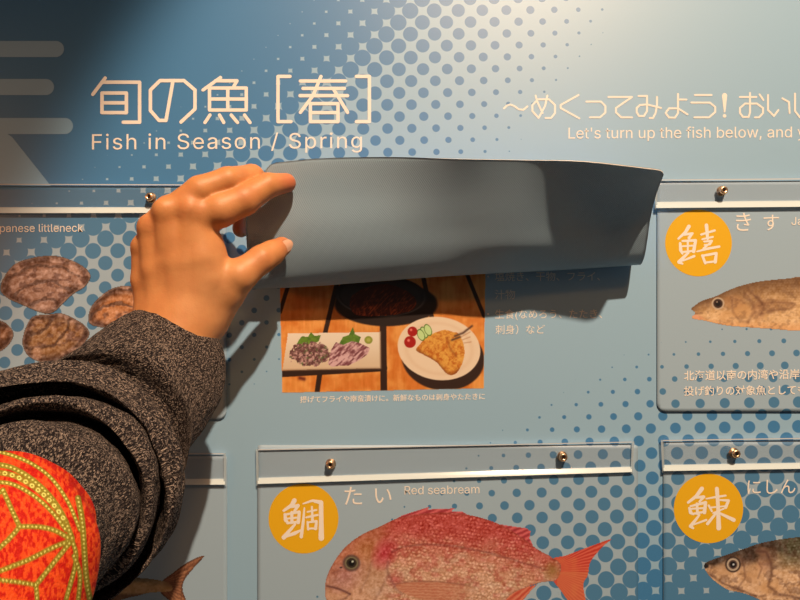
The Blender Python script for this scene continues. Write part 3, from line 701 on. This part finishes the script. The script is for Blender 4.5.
# ------------------------------------------------------------------ the person: hand and forearm
def cone(Q, a, b, r1, r2):
    ba = b-a; l2 = ba@ba; t = np.clip(((Q-a)@ba)/l2, 0, 1)
    return np.linalg.norm(Q-a-t[..., None]*ba, axis=-1)-(r1+(r2-r1)*t)
def smin(a, b, k):
    h = np.clip(.5+.5*(b-a)/k, 0, 1); return b+(a-b)*h-k*h*(1-h)
mm = .001
def J(x, y, h, r): return (W(x, y, h), R(r, h))
def chain(Q, js, k=2.5*mm):
    f = None
    for (a, ra), (b, rb) in zip(js, js[1:]):
        g = cone(Q, a, b, ra, rb); f = g if f is None else smin(f, g, k)
    return f
META = [[(198,318,92,20),(200,258,99,20),(194,216,104,17)],
        [(184,318,96,20),(179,262,102,18),(168,214,110,14.5)],
        [(168,320,94,19),(159,270,99,16),(152,229,104,13)],
        [(156,322,88,17),(147,280,92,14),(145,248,94,12)]]
PALM = [[(196,320,72,20),(204,262,84,19),(200,236,90,17)], [(172,322,70,20),(164,275,80,17),(158,240,86,15)]]
WRIST = [[(180,322,88,32),(172,345,94,32),(164,366,104,32)], [(192,322,84,27),(182,342,90,30)], [(165,325,86,27),(170,342,90,30)]]
THUMB = [(206,318,78,24),(226,290,84,19.5),(239,276,88,16.5),(262,259,80,13.4),(272,253,73,12),(282,246.5,64,9.8)]
THENAR = [(200,300,86,22),(214,278,92,16),(208,250,96,14)]
INDEX = [(194,216,104,17),(220,210,102,17.5),(244,200,96,15.5),(268,185.5,86,12.4),(286,183,76,10)]
MIDDLE = [(168,214,110,14.5),(200,190,108,14),(228,180,100,13),(252,176,78,11.5),(264,184,54,9.5)]
RING = [(152,229,104,13),(168,208,92,12),(202,192,78,11.5),(234,185,56,10.5),(243,208,42,9),(241,229,34,8.5)]
PINKY = [(145,248,94,12),(154,232,78,11),(174,222,62,10.5),(204,205,52,10),(226,193,43,9),(234,208,36,8)]
def field(Q):
    C_ = lambda js, k=2.5*mm: chain(Q, [J(*j) for j in js], k)
    f = None
    for m in META: g = C_(m); f = g if f is None else smin(f, g, 4.6*mm)
    for m in PALM: f = smin(f, C_(m), 8*mm)
    w = None
    for m in WRIST: g = C_(m, 5*mm); w = g if w is None else smin(w, g, 8*mm)
    f = smin(f, w, 9*mm)
    f = smin(f, C_(THENAR, 5*mm), 8*mm)
    th_ = smin(f, C_(THUMB, 3.5*mm), 6*mm)
    # knuckles and tendons
    for (x, y, h, r, k) in ((190, 207, 114, 10, 6), (164, 208, 118, 8, 6), (149, 223, 111, 7, 6), (141, 245, 100, 6, 5)):
        a, ra = J(x, y, h, r); f = smin(f, np.linalg.norm(Q-a, axis=-1)-ra, k*mm)
    for t in ([(188,212,116,4),(184,262,112,3),(182,305,106,2)], [(163,216,118,4),(163,262,110,3),(166,300,103,2.2)], [(148,230,111,4),(150,265,105,3),(156,305,98,2.4)]):
        f = smin(f, C_(t), 5*mm)
    out = smin(f, th_, 1*mm)
    for fg, k in ((INDEX, 5), (MIDDLE, 4), (RING, 4), (PINKY, 4)):
        g = smin(f, C_(fg, 2.2*mm), k*mm); out = smin(out, g, .7*mm)
    return out
def surface_nets(lo, hi, s):
    ns = np.ceil((hi-lo)/s).astype(int)+1
    ax = [lo[i]+s*np.arange(ns[i]) for i in range(3)]
    Fv = np.empty(ns, np.float32)
    for i in range(0, ns[0], 24):
        Q = np.stack(np.meshgrid(ax[0][i:i+24], ax[1], ax[2], indexing='ij'), -1); Fv[i:i+24] = field(Q)
    ins = Fv < 0; cs_ = tuple(n-1 for n in ns); cnt = np.zeros(cs_, np.int8); acc = np.zeros(cs_+(3,), np.float32); num = np.zeros(cs_, np.float32)
    off = [(a, b, c) for a in (0, 1) for b in (0, 1) for c in (0, 1)]
    sl = lambda o_: tuple(slice(o_[i], o_[i]+cs_[i]) for i in range(3))
    for o_ in off: cnt += ins[sl(o_)]
    act = (cnt > 0) & (cnt < 8)
    for a in off:
        for d in range(3):
            if a[d]: continue
            b_ = list(a); b_[d] = 1; fa = Fv[sl(a)][act]; fb = Fv[sl(b_)][act]; cr = (fa < 0) != (fb < 0)
            t = np.where(cr, fa/(fa-fb+1e-12), 0); pt_ = np.zeros((len(fa), 3)); pt_ += a; pt_[:, d] += t
            A_ = acc[act]; A_ += np.where(cr[:, None], pt_, 0); acc[act] = A_; N_ = num[act]; N_ += cr; num[act] = N_
    idx = -np.ones(cs_, int); ii = np.argwhere(act); idx[act] = np.arange(len(ii))
    V = lo+s*(ii+acc[act]/num[act][:, None]); faces = []
    for d in range(3):
        e1, e2 = [(1, 2), (2, 0), (0, 1)][d]
        s0 = [slice(1, -1)]*3; s0[d] = slice(0, -1); s1 = list(s0); s1[d] = slice(1, None)
        a = ins[tuple(s0)]; b_ = ins[tuple(s1)]; c = np.argwhere(a != b_)
        fl = a[tuple(c.T)]; c = c+1; c[:, d] -= 1
        def g(o1, o2):
            k = c.copy(); k[:, e1] -= o1; k[:, e2] -= o2; return idx[tuple(k.T)]
        qd = np.stack([g(1, 1), g(0, 1), g(0, 0), g(1, 0)], 1); qd[~fl] = qd[~fl][:, ::-1]; faces.append(qd)
    return V, np.concatenate(faces)
person = empty('person', W(60, 560, 330), 'person reaching in with one arm in grey knit and orange sleeves, pinching the flap', 'person')
ctr = np.array([W(*j[:3]) for js in META+PALM+WRIST+[THUMB, THENAR, INDEX, MIDDLE, RING, PINKY] for j in js])
V, Fh = surface_nets(ctr.min(0)-.034, ctr.max(0)+.034, .00105)
# light smoothing
E_ = np.unique(np.sort(np.concatenate([Fh[:, [0, 1]], Fh[:, [1, 2]], Fh[:, [2, 3]], Fh[:, [3, 0]]]), 1), axis=0)
for _ in range(3):
    acc = np.zeros_like(V); cn = np.zeros(len(V))
    np.add.at(acc, E_[:, 0], V[E_[:, 1]]); np.add.at(acc, E_[:, 1], V[E_[:, 0]]); np.add.at(cn, E_[:, 0], 1); np.add.at(cn, E_[:, 1], 1)
    V = V*.5+.5*acc/np.maximum(cn, 1)[:, None]
skin = np.tile(ink((230, 134, 66)), (len(V), 1)); red = ink((214, 98, 56)); pale_ = ink((240, 160, 96))
def blend(c, px_, py_, h_, r_, k):
    global skin
    d = np.linalg.norm(V-W(px_, py_, h_), axis=1)/(r_*U); w_ = np.exp(-d**2)*k; skin = skin*(1-w_[:, None])+c*w_[:, None]
for (x, y, h, r, k) in ((292,184,80,13,.75), (286,246,64,12,.5), (190,206,118,11,.2), (150,222,114,10,.2), (250,196,110,12,.2), (238,228,50,14,.8), (262,262,86,10,.25), (228,226,110,9,.45), (272,180,118,6,.3)): blend(red, x, y, h, r, k)
blend(pale_, 214, 290, 100, 40, .35); blend(pale_, 225, 205, 140, 22, .3)
m_skin, nt, b = newmat('skin'); L = nt.links
a_ = N(nt, 'ShaderNodeAttribute', attribute_name='col'); geo = N(nt, 'ShaderNodeNewGeometry')
n1 = N(nt, 'ShaderNodeTexNoise'); n1.inputs['Scale'].default_value = 90; n1.inputs['Detail'].default_value = 4; L.new(geo.outputs['Position'], n1.inputs[0])
mxs = N(nt, 'ShaderNodeMix', data_type='RGBA', blend_type='MULTIPLY'); mxs.inputs[0].default_value = .35
rp = N(nt, 'ShaderNodeValToRGB'); rp.color_ramp.elements[0].position = .3; rp.color_ramp.elements[0].color = (.72, .55, .5, 1); rp.color_ramp.elements[1].position = .65; rp.color_ramp.elements[1].color = (1, 1, 1, 1)
L.new(n1.outputs['Fac'], rp.inputs[0]); L.new(a_.outputs['Color'], mxs.inputs[6]); L.new(rp.outputs[0], mxs.inputs[7]); L.new(mxs.outputs[2], b.inputs['Base Color'])
vo = N(nt, 'ShaderNodeTexVoronoi'); vo.inputs['Scale'].default_value = 900; n2_ = N(nt, 'ShaderNodeTexNoise'); n2_.inputs['Scale'].default_value = 320; n2_.inputs['Detail'].default_value = 3
L.new(geo.outputs['Position'], vo.inputs[0]); L.new(geo.outputs['Position'], n2_.inputs[0])
bp = N(nt, 'ShaderNodeBump'); bp.inputs['Strength'].default_value = .22; bp.inputs['Distance'].default_value = .0005
L.new(math_(nt, 'ADD', math_(nt, 'MULTIPLY', vo.outputs['Distance'], .4), n2_.outputs['Fac']), bp.inputs['Height']); L.new(bp.outputs[0], b.inputs['Normal'])
b.inputs['Roughness'].default_value = .5; b.inputs['Subsurface Weight'].default_value = .12; b.inputs['Subsurface Radius'].default_value = (1, .35, .2); b.inputs['Subsurface Scale'].default_value = .004
hand = make('forearm_and_hand', V, Fh, m_skin, person, smooth=True, col=skin)
# thumb nail: a curved plate over the back of the tip
m_nail = flat('nail', ink((238, 158, 108)), .3)
t0, tr_ = J(*THUMB[-1]); t1 = W(272, 253, 73)
axd = t0-t1; axd /= np.linalg.norm(axd); toc = CAM*U-t0; toc /= np.linalg.norm(toc)
nd = toc*.86+np.array([.40, 0, .02]); nd -= axd*(nd@axd); nd /= np.linalg.norm(nd); sd = np.cross(axd, nd)
NV = []; gu = np.linspace(-1, 1, 15)
for a in gu:
    for c in gu:
        uu_, vv_ = a*math.sqrt(1-c*c/2), c*math.sqrt(1-a*a/2)
        ang = uu_*.62; rr_ = tr_*(1.07-.10*(vv_*.5+.5)**2)
        NV.append(t0+axd*(vv_*5.6*mm-0.6*mm)+(nd*math.cos(ang)+sd*math.sin(ang))*rr_)
NV = np.array(NV); nb = NV-nd*.8*mm; ng = grid_faces(15, 15); lp_ = [j for j in range(15)]+[i*15+14 for i in range(1, 15)]+[14*15+j for j in range(13, -1, -1)]+[i*15 for i in range(13, 0, -1)]
sd_ = np.array([[lp_[k], lp_[(k+1) % len(lp_)], lp_[(k+1) % len(lp_)]+225, lp_[k]+225] for k in range(len(lp_))])
make('thumb_nail', np.concatenate([NV, nb]), np.concatenate([ng, ng[:, ::-1]+225, sd_]), m_nail, person, smooth=True)

# ------------------------------------------------------------------ sleeves
def tube(name, st, mat, ns=420, na=300, disp=None, thick=2.2, aspect=1.0):
    st = np.array(st, float)                               # cx, cy, h, r (apparent)
    s = np.linspace(0, len(st)-1, ns); cc = spline(st, 40, False); ss = np.linspace(0, len(st)-1, len(cc))
    S_ = np.stack([np.interp(s, ss, cc[:, k]) for k in range(4)], 1)
    ctr_ = W(S_[:, 0], S_[:, 1], S_[:, 2]); rad = R(S_[:, 3], S_[:, 2])
    base_ax = ctr_[-1]-ctr_[0]; base_ax /= np.linalg.norm(base_ax)
    X = np.cross(base_ax, [0, 1, 0]); X /= np.linalg.norm(X)
    th_ = np.linspace(0, 2*math.pi, na, endpoint=False)
    Vv = np.zeros((ns, na, 3))
    for i in range(ns):
        # ring lies across the line of the arm
        t = (toc_dir(ctr_[i])*.55+base_ax*.45); t /= np.linalg.norm(t)
        e1 = X-t*(X@t); e1 /= np.linalg.norm(e1); e2 = np.cross(t, e1)
        r = rad[i]*(1+(disp(s[i], th_) if disp else 0))
        Vv[i] = ctr_[i]+np.cos(th_)[:, None]*e1*r[..., None]+np.sin(th_)[:, None]*e2*r[..., None]
    return Vv, s, th_, rad
def toc_dir(c):
    d = CAM*U-c; return d/np.linalg.norm(d)
KST = [(163,366,92,54),(161,367,91,59.5),(160,368,95,62),(153,378,110,66),(142,392,126,69),(127,408,145,72),(112,424,158,78),(96,446,164,90),(72,470,162,102),(52,486,170,119),(42,494,188,128),(38,498,206,127),(40,499,217,120),(45,500,212,114),(45,500,184,109),(45,500,188,106),(44,501,224,105),(43,502,236,98),(42,503,232,92),(42,504,202,88),(42,505,206,86),(40,507,240,86),(34,514,254,89),(26,524,264,90),(18,535,274,87),(12,544,284,78),(12,546,300,66)]
def kdisp(s, th):
    f = sstep(7.5, 10, s)*.6
    d = .05*np.sin(2*th+1.3*s)*f+.035*np.sin(3*th-1.7*s+1)*f+.02*np.sin(5*th+2.3*s)*f
    d = d+.03*np.sin(2*th+.7*s+.5)*(1-f)*sstep(1.2, 3, s)
    return d+.012*(vnoise(th*6, s*3+th*0)-.5)*2
Vk, sk, thk, rk = tube('k', KST, None, ns=420, na=280, disp=kdisp)
alen = np.concatenate([[0], np.cumsum(np.linalg.norm(np.diff(Vk[:, 60], axis=0), axis=1))])
uvk = np.zeros(Vk.shape[:2]+(2,)); uvk[..., 0] = (thk/(2*math.pi))[None, :]*.30; uvk[..., 1] = alen[:, None]
m_knit, nt, b = newmat('marled_knit'); L = nt.links
uvn = N(nt, 'ShaderNodeUVMap'); mp = N(nt, 'ShaderNodeMapping'); mp.inputs['Scale'].default_value = (2100, 1250, 1); L.new(uvn.outputs[0], mp.inputs[0])
no = N(nt, 'ShaderNodeTexNoise'); no.inputs['Scale'].default_value = .5; L.new(mp.outputs[0], no.inputs[0])
mxv = N(nt, 'ShaderNodeMix', data_type='VECTOR'); mxv.inputs[0].default_value = .12; L.new(mp.outputs[0], mxv.inputs[4]); L.new(no.outputs['Color'], mxv.inputs[5])
vo = N(nt, 'ShaderNodeTexVoronoi'); vo.inputs['Scale'].default_value = 1; vo.inputs['Randomness'].default_value = .75; L.new(mxv.outputs[1], vo.inputs[0])
sp = N(nt, 'ShaderNodeSeparateColor'); L.new(vo.outputs['Color'], sp.inputs[0])
n3_ = N(nt, 'ShaderNodeTexNoise'); n3_.inputs['Scale'].default_value = 2.2; L.new(mp.outputs[0], n3_.inputs[0])
fl_ = math_(nt, 'MULTIPLY', sp.outputs[0], math_(nt, 'MULTIPLY', n3_.outputs['Fac'], 1.9))
rp = N(nt, 'ShaderNodeValToRGB'); cr = rp.color_ramp; cr.elements[0].position = .16; cr.elements[0].color = rgba(ink((30, 22, 18))); cr.elements[1].position = 1.0; cr.elements[1].color = rgba(ink((190, 146, 110)))
e = cr.elements.new(.6); e.color = rgba(ink((70, 52, 42)))
L.new(fl_, rp.inputs[0]); L.new(rp.outputs[0], b.inputs['Base Color']); b.inputs['Roughness'].default_value = .9; b.inputs['Specular IOR Level'].default_value = .2
bp = N(nt, 'ShaderNodeBump'); bp.inputs['Strength'].default_value = .8; bp.inputs['Distance'].default_value = .0012; bp.invert = True
L.new(vo.outputs['Distance'], bp.inputs['Height']); L.new(bp.outputs[0], b.inputs['Normal'])
ns_, na_ = Vk.shape[:2]
make('knit_sleeve', Vk.reshape(-1, 3), grid_faces(ns_, na_, True)[:, ::-1], m_knit, person, smooth=True, uv=uvk.reshape(-1, 2), label='dark grey marled knit sleeve pushed into folds')

OST = [(14,526,290,70),(6,534,296,80),(0,539,300,86),(-3,543,306,87),(-9,570,318,98),(-40,604,334,106),(-100,680,354,120),(-200,800,384,140)]
def odisp(s, th): return .012*np.sin(4*th+s)+.01*np.sin(7*th-2*s)
Vo, so, tho, ro = tube('o', OST, None, ns=420, na=700, disp=odisp)
# woven pattern: measured over the front of the cloth, then fixed to it
def proj(Pw):
    d = Pw/U-CAM; z = d@FW; return 400+600*(d@RT)/z, 300-600*(d@UP)/z
qx, qy = proj(Vo)
OR1, OR2, GR, YE = (246,74,20), (206,26,10), (150,116,26), (240,204,90)
nn1 = fbm(qx/2.4, qy/5, 3); oc = lerp(OR1, OR2, sstep(.42, .62, nn1))
lines = [([(3,490),(10,506),(19.5,526.5)],2.6),([(19.5,526.5),(40,527),(56,531),(72,540)],2.6),([(19.5,526.5),(8,540),(-10,556)],2.6),([(72,540),(52,548),(28,560),(0,571),(-20,580)],2.6),
  ([(72,540),(56,560),(36,585)],2.6),([(36,585),(18,582),(0,580),(-20,576)],2.4),([(36,585),(37,602),(34,620)],2.4),([(72,540),(76,560),(66,600)],2.4),
  ([(-10,464),(10,467),(30,478),(48,494),(62,514),(72,538)],2.8),([(-10,482),(12,484),(34,496),(52,512),(66,530)],2.2),([(0,452),(14,456),(34,465),(52,479),(68,502),(80,530)],2.0),([(78,498),(82,520),(84,545),(86,575),(90,600)],3.0),([(74,556),(80,575),(78,602)],2.4),([(-20,520),(-6,498),(3,490)],2.4)]
for pts, w in lines:
    P = spline(pts, 6, False); d, al = dline(qx, qy, P)
    oc = over(oc, GR, sstep(w+.5, w-.5, d)); dot = np.hypot((al/4.2-np.round(al/4.2))*4.2, d); oc = over(oc, YE, sstep(1.35, .7, dot))
P = spline([(-10,472),(12,475),(34,487),(52,503),(66,522)], 6, False); d, al = dline(qx, qy, P); dot = np.hypot((al/7.5-np.round(al/7.5))*7.5, d*1.1)
oc = over(oc, GR, sstep(3.4, 2.4, d)*.9); oc = over(oc, YE, sstep(2.9, 2.0, dot)); oc = over(oc, (150,120,30), sstep(1.4, .8, dot))
oc = oc+((fbm(qx*.9, qy*.9, 2)-.5)*34)[..., None]
m_orange = colmat('patterned_cloth', .8, .2); nt = m_orange.node_tree; b = nt.nodes['Principled BSDF']
no = N(nt, 'ShaderNodeTexNoise'); no.inputs['Scale'].default_value = 1400; geo = N(nt, 'ShaderNodeNewGeometry'); nt.links.new(geo.outputs['Position'], no.inputs[0])
bp = N(nt, 'ShaderNodeBump'); bp.inputs['Strength'].default_value = .5; bp.inputs['Distance'].default_value = .0006; nt.links.new(no.outputs['Fac'], bp.inputs['Height']); nt.links.new(bp.outputs[0], b.inputs['Normal'])
make('patterned_sleeve', Vo.reshape(-1, 3), grid_faces(*Vo.shape[:2], True)[:, ::-1], m_orange, person, smooth=True, col=ink(np.clip(oc, 0, 255)).reshape(-1, 3), label='orange and red sleeve with green and yellow dotted lines')

# ------------------------------------------------------------------ light
def look(o, loc, at_): o.location = loc; o.rotation_euler = (Vector(at_)-Vector(loc)).to_track_quat('-Z', 'Y').to_euler()
ld = bpy.data.lights.new('ceiling_spot', 'SPOT'); lo = bpy.data.objects.new('ceiling_spot', ld); C.objects.link(lo)
ld.energy = 228; ld.color = (1, .72, .49); ld.shadow_soft_size = .025; ld.spot_size = math.radians(34.5); ld.spot_blend = .24
look(lo, (.45, -1.34, 1.50), tuple(W(730, 520, 0)))
l2 = bpy.data.lights.new('second_ceiling_lamp', 'SPOT'); o2 = bpy.data.objects.new('second_ceiling_lamp', l2); C.objects.link(o2)
l2.energy = 17; l2.color = (1, .38, .10); l2.shadow_soft_size = .12; l2.spot_size = math.radians(42); l2.spot_blend = .6
look(o2, (.53, -1.5, 1.22), (.33, 0, .12))
l3 = bpy.data.lights.new('added_haze_light', 'SPOT'); o3 = bpy.data.objects.new('added_haze_light', l3); C.objects.link(o3)
l3.energy = 4; l3.color = (1, .36, .12); l3.shadow_soft_size = .06; l3.spot_size = math.radians(60); l3.spot_blend = 1; look(o3, (-.74, -.30, .12), (-.36, 0, .06))  # added light, no real lamp: stands in for brown haze at the left
w = bpy.data.worlds.new('world'); bpy.context.scene.world = w; w.use_nodes = True
bg = w.node_tree.nodes['Background']; bg.inputs[0].default_value = (1, .86, .73, 1); bg.inputs[1].default_value = .085
vs = bpy.context.scene.view_settings
vs.view_transform = 'Standard'; vs.look = 'None'; vs.gamma = 1; vs.exposure = 0; vs.use_curve_mapping = False
